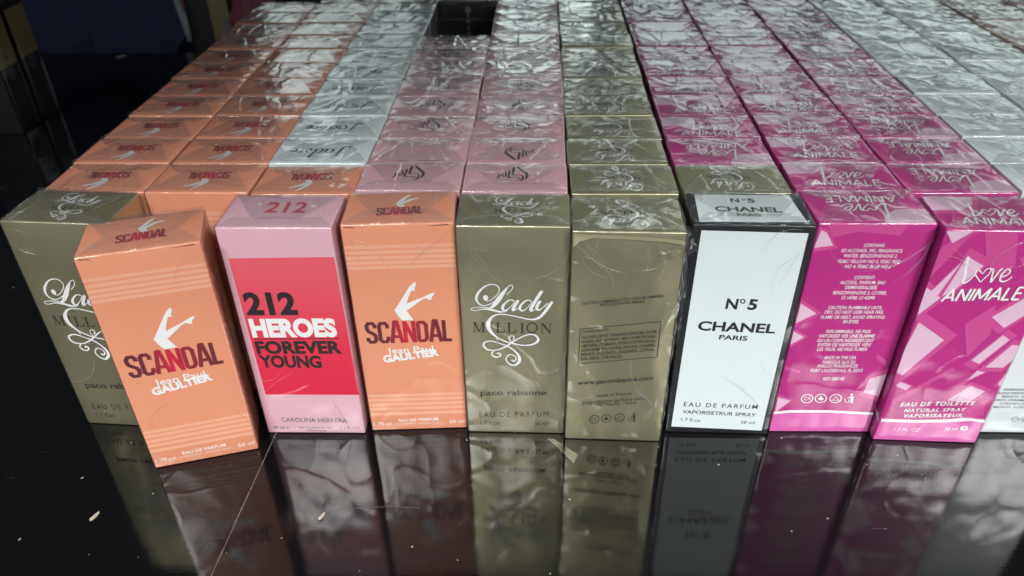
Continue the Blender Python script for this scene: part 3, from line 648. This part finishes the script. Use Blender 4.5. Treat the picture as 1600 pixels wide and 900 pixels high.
# --- black boxes: grey ornament
bl = Print(0.012)
for y in (10.0, 9.75, 9.5, 9.1, 8.6, 8.2): bl.disc(U, BW/2, y, .11+.05*math.sin(y*7), .13, n=12, hole=.5)
bl.disc(U, BW/2, 9.85, .2, .2, n=14, hole=.35); bl.poly(U, [(0.1, 9.2), (4.1, 9.2), (4.1, 9.225), (.1, 9.225)])
G_black = [('grey_ornament', bl.mesh('grey_ornament', M['silver_ink'], 'front', BW, BH, BD))]
M['browngold'] = paper('brown_gold_panel', (0.5, 0.38, 0.17, 1), rough=.3, metal=.2, grain=.3)
bs = Print(0.008); bs.poly(U, [(.02, 5.2), (BD-.02, 5.2), (BD-.02, 9.0), (.02, 9.0)])
bs2 = Print(0.014); bs2.poly(U, [(.7, 5.7), (1.05, 6.0), (1.28, 6.4), (1.5, 6.0), (1.85, 5.7)]); bs2.disc(U, 1.28, 4.7, .5, .62, hole=.8); bs2.disc(U, 1.28, 4.7, .28, .35, hole=.5)
G_blackgold = [('gold_side_panel', bs.mesh('gold_side_panel', M['browngold'], 'right', BW, BH, BD)), ('pale_crest', bs2.mesh('pale_crest', M['silver_ink'], 'right', BW, BH, BD))]

# ------------------------------------------------------------------ placing boxes
def box(x, y, rz, label, group, mat, parts, w=BW, turned=False, film_me=None, flap=True, folds=None, zs=1.0, d=BD):
    """x, y = front left corner as the camera sees it"""
    c, s_ = math.cos(rz), math.sin(rz)
    cx = x+c*w/2-s_*d/2; cy = y+s_*w/2+c*d/2
    t = empty('perfume_box', (cx, cy, 0.02), rz+(math.pi if turned else 0))
    tag(t, label, 'perfume box', group)
    obj('carton', carton(mat, w, d), t)
    for nm, me in parts: obj(nm, me, t)
    f = obj('film_wrap', film_me or random.choice(FILMS), t)
    if folds is None: folds = random.choice(FOLDS)
    if folds: obj('film_folds', folds, f)
    t.scale[2] = zs
    return t
def fm(i, mat, w, amp=.03): return film_mesh(20+i, mat, w=w, amp=amp, fine=True)

fr = 'perfume boxes in the front row'
box(-19.44, 4.15, -0.055, 'leftmost box of the front row, olive gold, partly hidden by an orange box', fr, 'gold', G_lady+T_lady, w=4.22, film_me=fm(1, 'film_loose', 4.22), folds=folds_mesh(50, front=9))
box(-15.2162, 1.5082, 0.2906, 'orange box turned askew and standing ahead of the others, nearest the camera', fr, 'orange', G_orange+T_orange, w=4.22, film_me=fm(2, 'film_front', 4.22, .02), folds=folds_mesh(51, front=3, nt=5))
box(-11.0207, 3.6964, 0.0102, 'pale pink box with a big red front panel and bold lettering', fr, 'pink', G_heroes, w=4.34, film_me=fm(3, 'film_front', 4.34, .02), folds=folds_mesh(52, w=4.34, front=3, nt=5))
box(-6.3922, 3.9132, 0.0641, 'orange box with white legs emblem between the red-panelled pink box and a gold box', fr, 'orange', G_orange+T_orange, w=4.22, film_me=fm(4, 'film_front', 4.22), folds=folds_mesh(53, front=4))
box(-2.1149, 3.9336, -0.0067, 'olive gold box with white script and swirl, between the orange box and ingredients box', fr, 'gold', G_lady+T_lady, w=4.22, film_me=fm(5, 'film_loose', 4.22, .04), folds=folds_mesh(54, front=8, nt=3))
F_ = box(2.17, 3.60, -0.0233, 'gold box showing its ingredients panel, with torn crumpled film at one corner', fr, 'gold', G_ladyback+T_lady, w=4.1, turned=True, film_me=film_mesh(31, 'film_loose', w=4.1, amp=.09, fine=True), folds=folds_mesh(55, w=4.1, front=12, nt=5, turned=True))
box(6.6168, 4.1195, -0.0217, 'white box with black borders and bold black lettering', fr, 'black', G_nfive, w=4.42, film_me=fm(6, 'film_front', 4.42), folds=folds_mesh(56, w=4.42, front=5))
box(11.174, 4.2269, 0.0125, 'magenta box showing its back with long columns of small white print', fr, 'magenta', G_aniback+T_ani, w=4.3, turned=True, film_me=fm(7, 'film_front', 4.3, .04), folds=folds_mesh(57, w=4.3, front=6, nt=12, turned=True))
box(15.5502, 3.8258, -0.0342, 'magenta box with pale pink shards and white handwritten front lettering', fr, 'magenta', G_ani+T_ani, w=4.3, film_me=fm(8, 'film_front', 4.3, .04), folds=folds_mesh(58, w=4.3, front=10, nt=12))
box(20.34, 4.33, 0.0, 'plain white box cut off by the right edge of the photo, small grey print', fr, 'white', G_whiteback, w=4.3, turned=True, film_me=fm(9, 'film_front', 4.3))
# torn film and bent card at the top corner of the ingredients box
def crumple(seed, n=9, size=(1.0, 0.9), amp=.16):
    rr = random.Random(seed); V = []; F = []
    for j in range(n):
        for i in range(n):
            V.append(((i/(n-1)-.5)*size[0]+rr.uniform(-.04, .04), rr.uniform(-amp, amp)*.6, (j/(n-1)-.5)*size[1]+rr.uniform(-.05, .05)+rr.uniform(-amp, amp)*.3))
    for j in range(n-1):
        for i in range(n-1):
            a = j*n+i; F.append((a, a+1, a+n+1, a+n))
    return V, F
V, F = crumple(4, size=(1.3, 1.0)); tf = obj('torn_film', mesh_from('torn_film', V, F, M['film_torn']), F_); tf.location = (-1.75*S, 1.36*S, 10.05*S); tf.rotation_euler = (0.5, 0.3, 0.2)
V, F = crumple(9, n=8, size=(.6, 4.5), amp=.10); tf = obj('torn_film', mesh_from('torn_film', V, F, M['film_torn']), F_); tf.location = (-2.18*S, 1.25*S, 7.6*S); tf.rotation_euler = (0, 0, 1.0)
cs = mesh_from('bent_card_edge', [(2.0, 1.345, 10.44), (1.3, 1.35, 10.40), (0, 1.35, 10.37), (-1.3, 1.35, 10.30), (-2.03, 1.36, 10.22), (-2.03, 1.36, 10.02), (-1.3, 1.35, 10.15), (0, 1.35, 10.22), (1.3, 1.35, 10.25), (1.75, 1.36, 10.12), (2.0, 1.38, 9.85),
  (-1.15, 1.40, 9.62), (-1.30, 1.39, 9.60), (-1.9, 1.40, 9.98)], [(0, 1, 8, 9, 10), (1, 2, 7, 8), (2, 3, 6, 7), (3, 4, 5, 6), (11, 12, 13, 5)], M['goldrim'])
obj('bent_card_edge', cs, F_)

ORD = ['first', 'second', 'third', 'fourth', 'fifth', 'sixth', 'seventh', 'eighth', 'ninth', 'tenth', 'eleventh', 'twelfth', 'thirteenth']
# column: x, y of first front, pitch, [(material, parts, turned)...]
O = ('orange', [bands_b]+T_orange, True); Wt = ('white', T_white, True)
Rr = lambda tu, p=T_rose: ('rose', p, tu); L_ = ('gold', T_lady, True); An = lambda tu: ('magenta', T_ani, tu)
Bz = ('bronze', [], False); Ws = ('white', [], False)
cols = [
 (-19.22, 6.66, 2.66, [O]*11, 'outer left orange column'),
 (-14.93, 6.60, 2.68, [O]*12, 'second orange column from the left'),
 (-10.66, 6.58, 2.68, [O]+[Wt]*10+[Bz], 'white column beside the orange ones'),
 (-6.38, 6.78, 2.63, [Rr(False), Rr(True, T_rose_txt)]+[Rr(False)]*6, 'left pale pink column'),
 (-2.12, 6.72, 2.65, [Rr(False), Rr(True)]+[Rr(False)]*10, 'right pale pink column'),
 (2.22, 6.66, 2.68, [L_]*12, 'column of gold boxes'),
 (6.66, 6.64, 2.68, [L_, An(True)]+[An(False)]*10, 'left magenta column'),
 (11.06, 6.88, 2.66, [An(False)]*12, 'middle magenta column'),
 (15.48, 6.80, 2.67, [An(True)]+[An(True), An(True)]+[An(False)]*9, 'right magenta column'),
 (19.84, 6.95, 2.66, [Ws]*12, 'silvery white column beside the magenta'),
 (24.28, 6.9, 2.66, [Ws]*12, 'outer silvery white column'),
 (28.70, 6.9, 2.66, [Bz]*12, 'inner brown column at the right edge'),
 (33.10, 6.9, 2.66, [Bz]*12, 'outermost brown column on the right'),
]
cname = {'orange': 'orange', 'white': 'white', 'rose': 'pale pink', 'gold': 'dark gold', 'magenta': 'magenta', 'bronze': 'brown'}
rj = random.Random(3)
def in_view(x, y, w=4.3, d=2.7):
    for (a, b, z) in ((x, y, 10.5), (x+w, y, 10.5), (x+w, y+d, 10.5), (x, y+d, 10.5), (x, y, 9)):
        v = Vector((a, b, z))-CP; zz = v.dot(W_)
        if zz > 0 and abs(v.dot(R_)/zz*FPX) < 830 and abs(v.dot(U_)/zz*FPX) < 480: return True
    return False
for ci, (x, y0, pit, seq, cn) in enumerate(cols):
    for k, (mat, parts, tu) in enumerate(seq):
        y = y0+k*pit
        if not in_view(x, y): continue
        if k == 0: pos = 'directly behind the front row'
        else: pos = ORD[k]+' from the front'
        lab = '%s box, %s in the %s' % (cname[mat], pos, cn)
        zs = rj.uniform(.990, 1.0)
        box(x+rj.uniform(-.05, .05), y+rj.uniform(-.012, .012), rj.uniform(-.011, .011), lab, cname[mat]+' perfume boxes standing in long columns', mat, parts, w=BW, turned=tu, zs=zs, film_me=random.choice(CLEAR if k < (3 if ci < 2 else 2) else FILMS), folds=random.choice(CALM) if k < 3 else None)
# black boxes at the end of the gap in the pale pink column
for k in range(2):
    box(-6.38, 36.25+k*2.66, 0, ['black box with grey ornament closing the gap in the pale pink column', 'black box hidden behind the ornamented black box'][k], 'black boxes at the back', 'black', G_black)
# black and gold boxes standing apart at the left, their sides to the camera
for k in range(2):
    w, d = BW, BD
    t = box(-41.2-BW, 37.05+k*3.1, 0.0, ['black box with brown gold side panel, nearer of the two at the far left', 'black box with brown gold side panel, farther of the two at the far left'][k], 'black and gold boxes standing apart', 'black', G_blackgold, film_me=TIGHT, folds=False)
t = box(-33.05, 54.0, 0.0, 'tall black box with a narrow gold edge, at the back left of the table', 'black and gold boxes standing apart', 'black', [], film_me=TIGHT, folds=False)
ge = Print(0.012); ge.poly(U, [(2.35, .05), (4.18, .05), (4.18, 10.4), (2.35, 10.4)]); obj('gold_edge_strip', ge.mesh('gold_edge_strip', M['browngold'], 'front', BW, BH, BD), t)

# ------------------------------------------------------------------ table
k = N('black_gloss_acrylic'); tc = k.n('ShaderNodeTexCoord')
n1 = k.n('ShaderNodeTexNoise', i_Scale=14.0, i_Detail=3.0, i_Vector=tc.outputs['Object'])
mp = k.n('ShaderNodeMapping', i_Vector=tc.outputs['Object']); mp.inputs['Scale'].default_value = (60, 900, 1)
n2 = k.n('ShaderNodeTexNoise', i_Scale=1.0, i_Detail=4.0, i_Vector=mp.outputs[0])
bp = k.n('ShaderNodeBump', i_Strength=0.35, i_Distance=0.00006, i_Height=k.math('ADD', k.math('MULTIPLY', n1.outputs[0], 12.0), k.math('MULTIPLY', n2.outputs[0], 0.5)))
vo = k.n('ShaderNodeTexVoronoi', i_Scale=190.0, i_Vector=tc.outputs['Object'])
wn = k.n('ShaderNodeTexWhiteNoise', i_Vector=vo.outputs['Position'])
rad = k.math('MULTIPLY', k.math('POWER', wn.outputs['Value'], 5.0), 0.10)
dot = k.math('LESS_THAN', vo.outputs['Distance'], rad)
sm = k.n('ShaderNodeTexNoise', i_Scale=30.0, i_Detail=5.0, i_Vector=tc.outputs['Object'])
sc1 = k.n('ShaderNodeMapping', i_Vector=tc.outputs['Object']); sc1.inputs['Scale'].default_value = (32, 800, 1); sc1.inputs['Rotation'].default_value = (0, 0, 0.12)
sn = k.n('ShaderNodeTexNoise', i_Scale=1.0, i_Detail=2.0, i_Vector=sc1.outputs[0])
scr = k.math('MULTIPLY', k.math('GREATER_THAN', sn.outputs[0], 0.755), 0.15)
dot = k.math('MAXIMUM', dot, scr)
cm = k.n('ShaderNodeMix', data_type='RGBA'); cm.inputs[6].default_value = (0.0035, 0.0037, 0.0045, 1); cm.inputs[7].default_value = (0.22, 0.23, 0.24, 1); k.t.links.new(dot, cm.inputs[0])
rg = k.math('ADD', k.math('MULTIPLY', sm.outputs[0], 0.10), 0.02)
b = k.n('ShaderNodeBsdfPrincipled', i_Normal=bp.outputs[0], i_IOR=1.45); k.t.links.new(cm.outputs[2], b.inputs['Base Color']); k.t.links.new(rg, b.inputs['Roughness'])
M['table'] = k.done(b.outputs[0])
tb = tag(empty('display_table', (0, 20, 0)), 'glossy black table top carrying all the perfume boxes, dusty and scratched', 'table')
bm = bmesh.new(); bmesh.ops.create_cube(bm, size=1)
for v in bm.verts: v.co = Vector((v.co.x*170, v.co.y*77, v.co.z*2-1))
bmesh.ops.bevel(bm, geom=[e for e in bm.edges], offset=.15, segments=2, affect='EDGES')
obj('tabletop', bm_mesh(bm, 'tabletop', M['table'], False), tb)
M['grout'] = ink('pale_grout', (0.13, 0.11, 0.09, 1), .8)
V = []; F = []; rr = random.Random(2)
y = -32.0
while y < -13.5:      # the broken pale line of the joint between two sheets
    L = rr.uniform(.10, .32); wv = rr.uniform(.012, .028); x = -10.69-(3.56-(y+20))*0.0418
    n = len(V); V += [(x-wv, y, .004), (x+wv, y, .004), (x+wv*rr.uniform(.6, 1.2)+rr.uniform(-.01, .01), y+L, .004), (x-wv*rr.uniform(.6, 1.2), y+L, .004)]; F.append((n, n+1, n+2, n+3)); y += L+rr.uniform(.0, .04)
obj('joint_line', mesh_from('joint_line', V, F, M['grout']), tb)
for sx in (-1, 1):
    for sy in (-1, 1):
        bm = bmesh.new(); bmesh.ops.create_cube(bm, size=1)
        for v in bm.verts: v.co = Vector((v.co.x*5+sx*78, v.co.y*5+sy*33, v.co.z*76-40.2))
        bmesh.ops.bevel(bm, geom=[e for e in bm.edges], offset=.3, segments=2, affect='EDGES')
        obj('leg', bm_mesh(bm, 'leg', M['black'], False), tb)
# scraps and flakes on the table
M['flake'] = ink('beige_flake', (0.42, 0.38, 0.30, 1), .6)
def scrap(name, lab, x, y, pts, z, mat, group=None):
    n = len(pts); V = [(a, b, z+.012*math.sin(i*2.1)) for i, (a, b) in enumerate(pts)]+[(a, b, 0.006) for a, b in pts]
    F = [tuple(range(n)), tuple(range(2*n-1, n-1, -1))]+[(i, n+i, n+(i+1) % n, (i+1) % n) for i in range(n)]
    o = obj(name, mesh_from(name, V, F, M[mat])); o.location = (x*S, y*S, 0.0002); return tag(o, lab, 'scrap', group)
fl = [(-.09, -.22), (.02, -.17), (.08, -.02), (.12, .18), (.07, .24), (-.02, .15), (-.08, .02), (-.13, -.12)]
scrap('paper_flake', 'small beige flake on the black table at the left, below the askew orange box', -16.61, -1.06, fl, .03, 'flake', 'flakes on the table')
scrap('paper_flake', 'small beige flake on the black table below the red-panelled pink box', -7.54, -0.86, [(a*.9, b*.8) for a, b in fl], .03, 'flake', 'flakes on the table')
scrap('film_scrap', 'clear triangular film scrap lying before the gold boxes', 2.15, 3.0, [(-.75, .55), (-.45, .5), (.55, -.35), (.35, -.85), (.05, -.45)], .04, 'film_clear')
scrap('paper_crumb', 'tiny pale crumb near the lower left corner of the table', -19.0, -2.2, [(a*.3, b*.22) for a, b in fl], .02, 'flake')
scrap('paper_crumb', 'tiny pale crumb beside the mirrored gold box at left', -18.1, .9, [(a*.35, b*.2) for a, b in fl], .02, 'flake')
scrap('paper_crumb', 'lone pale crumb on the table at the back left', -42.3, 57.0, [(a*3.5, b*1.6) for a, b in fl], .1, 'flake')
V = []; F = []
for i in range(14):
    t = i/13; x = -7.3+t*3.6; yy = -.55+.25*math.sin(t*2.2); V += [(x, yy-.008, .006), (x, yy+.008, .006)]
for i in range(13): F.append((2*i, 2*i+2, 2*i+3, 2*i+1))
tag(obj('hair_thread', mesh_from('hair_thread', V, F, M['g_ink'])), 'fine pale thread lying beside the flake on the table', 'thread')

# ------------------------------------------------------------------ things behind the table
floor = mesh_from('floor', [(-400, -300, -80), (400, -300, -80), (400, 600, -80), (-400, 600, -80)], [(0, 1, 2, 3)], paper('dark_floor', (0.03, 0.03, 0.032, 1), .6))
tag(obj('floor', floor), kind='structure')
M['navy'] = paper('navy_trouser_cloth', (0.05, 0.06, 0.12, 1), rough=.9, grain=.3)
M['skin'] = ink('skin', (0.42, 0.22, 0.14, 1), .5)
def skinned(name, verts, edges, mat, parent=None):
    me = bpy.data.meshes.new(name); me.from_pydata([(x*S, y*S, z*S) for x, y, z, r in verts], edges, []); me.update()
    o = bpy.data.objects.new(name, me); C.objects.link(o)
    sk = o.modifiers.new('s', 'SKIN'); o.modifiers.new('d', 'SUBSURF').levels = 1; o.modifiers['d'].render_levels = 1
    for i, (x, y, z, r) in enumerate(verts):
        q = me.skin_vertices[0].data[i]; q.radius = (r*S, r*S); q.use_root = (i == 0)
    dg = bpy.context.evaluated_depsgraph_get(); m2 = bpy.data.meshes.new_from_object(o.evaluated_get(dg))
    bpy.data.objects.remove(o); m2.name = name; m2.materials.clear(); m2.materials.append(mat)
    for p in m2.polygons: p.use_smooth = True
    return obj(name, m2, parent)
px, py = -55.0, 92.0
per = tag(empty('person', (px, py, -80)), 'person in dark navy trousers standing behind the table at left', 'person')
body = skinned('body', [(0, 0, 88, 8), (-6, 4, 108, 9), (-15, 10, 130, 11), (-19, 10, 146, 6), (-21, 8, 158, 8.5), (-22, 7, 168, 8.5), (-33, 10, 136, 5.5), (-38, 6, 112, 4.2), (-36, 0, 90, 3), (2, 12, 138, 5.5), (6, 14, 112, 4.2), (6, 8, 92, 3), (6, 6, 84, 2.6), (-36, -2, 80, 2.6), (-10, 0, 82, 8), (-11, 0, 45, 6), (-11, 1, 5, 4), (10, 0, 82, 8), (11, 0, 45, 6), (11, 1, 5, 4), (-11, -12, 3, 3.5), (11, -12, 3, 3.5)],
  [(0, 1), (1, 2), (2, 3), (3, 4), (4, 5), (2, 6), (6, 7), (7, 8), (2, 9), (9, 10), (10, 11), (11, 12), (8, 13), (0, 14), (14, 15), (15, 16), (0, 17), (17, 18), (18, 19), (16, 20), (19, 21)], M['skin'], per)
skinned('trousers', [(0, 0, 92, 19), (-9, 0, 84, 10.5), (-10.5, -1, 62, 9), (-11, 0, 42, 8), (-11, 0, 10, 7.5), (9, 0, 84, 10.5), (10.5, -1, 62, 9), (11, 0, 42, 8), (11, 0, 10, 7.5)], [(0, 1), (1, 2), (2, 3), (3, 4), (0, 5), (5, 6), (6, 7), (7, 8)], M['navy'], per)
skinned('shirt', [(0, 0, 86, 21), (-7, 4, 112, 18), (-15, 10, 131, 18), (-33, 10, 136, 7.5), (-38, 6, 112, 6.5), (2, 12, 138, 7.5), (6, 14, 112, 6.5), (-36, 0, 92, 5.5), (6, 8, 94, 5.5)], [(0, 1), (1, 2), (2, 3), (3, 4), (2, 5), (5, 6), (4, 7), (6, 8)], M['navy'], per)
# pale cloth with an orange stripe hanging at the person's side
V = []; F = []
for j in range(9):
    t = j/8
    for i in range(5):
        s_ = i/4-.5; V.append((s_*(1.55 if t < .72 else 1.55-(t-.72)*4.2)+t*.3, .2*math.sin(i*2+j), 14-t*16.2))
for j in range(8):
    for i in range(4): a = j*5+i; F.append((a, a+1, a+6, a+5))
M['cloth'] = ink('pale_blue_cloth', (0.70, 0.80, 0.82, 1), .8)
cl = obj('hanging_cloth', mesh_from('hanging_cloth', V, F, M['cloth'], True)); cl.location = (-40.85*S, 70*S, 0); so = cl.modifiers.new('t', 'SOLIDIFY'); so.thickness = .002
tag(cl, 'narrow pale blue cloth hanging beside the dark trousers', 'cloth')
st = mesh_from('orange_stripe', [(0.0, -.45, 14), (.6, -.45, 14), (.75, -.45, 2.2), (.6, -.45, 0.6), (.25, -.45, 2.5)], [(0, 1, 2, 3, 4)], M['skin']); obj('orange_stripe', st, cl)
# blue strip and dark red bundle at the back
bm = rounded_box(2.6, 2.0, 18, .3, 2, 2, 4)
M['blue'] = ink('dull_blue_plastic', (0.07, 0.15, 0.30, 1), .5); o = obj('blue_bottle_carton', bm_mesh(bm, 'blue_bottle_carton', M['blue'])); o.location = (-31.4*S, 58.5*S, 0); tag(o, 'slim dull blue pack standing behind the gold edged black box', 'pack')
def bundle(name, lab, x, y, z, r, mat, seed):
    bm = bmesh.new(); bmesh.ops.create_icosphere(bm, subdivisions=4, radius=1)
    for v in bm.verts:
        q = v.co*1.6+Vector((seed, seed, 0)); f = 1+.35*noise.noise(q)+.12*noise.noise(q*3.1); v.co = Vector((v.co.x*r[0]*f, v.co.y*r[1]*f, max(v.co.z*r[2]*f, -r[2]*.8)))
    o = obj(name, bm_mesh(bm, name, mat)); o.location = (x*S, y*S, z*S); return tag(o, lab, 'bag')
M['maroon'] = paper('maroon_plastic', (0.40, 0.10, 0.14, 1), rough=.4, grain=.3)
M['greybag'] = paper('grey_plastic', (0.28, 0.26, 0.27, 1), rough=.4, grain=.3)
bundle('plastic_bag', 'crumpled dark red bag behind the left orange column', -25.2, 51.5, 4.6, (2.3, 2.0, 4.6), M['maroon'], 3)
bundle('plastic_bag', 'crumpled grey bag beside the dark red bag', -27.5, 49.6, 2.6, (1.1, 1.2, 2.6), M['greybag'], 8)
bundle('plastic_bag', 'dark bag behind the ends of the orange columns', -20.2, 51.5, 4.6, (2.6, 2, 5.0), M['black'], 5)
bundle('plastic_bag', 'small cream bag peeking between the orange columns at the back', -14.8, 46.5, 6, (1.5, 1.5, 6.2), M['greybag'], 11)
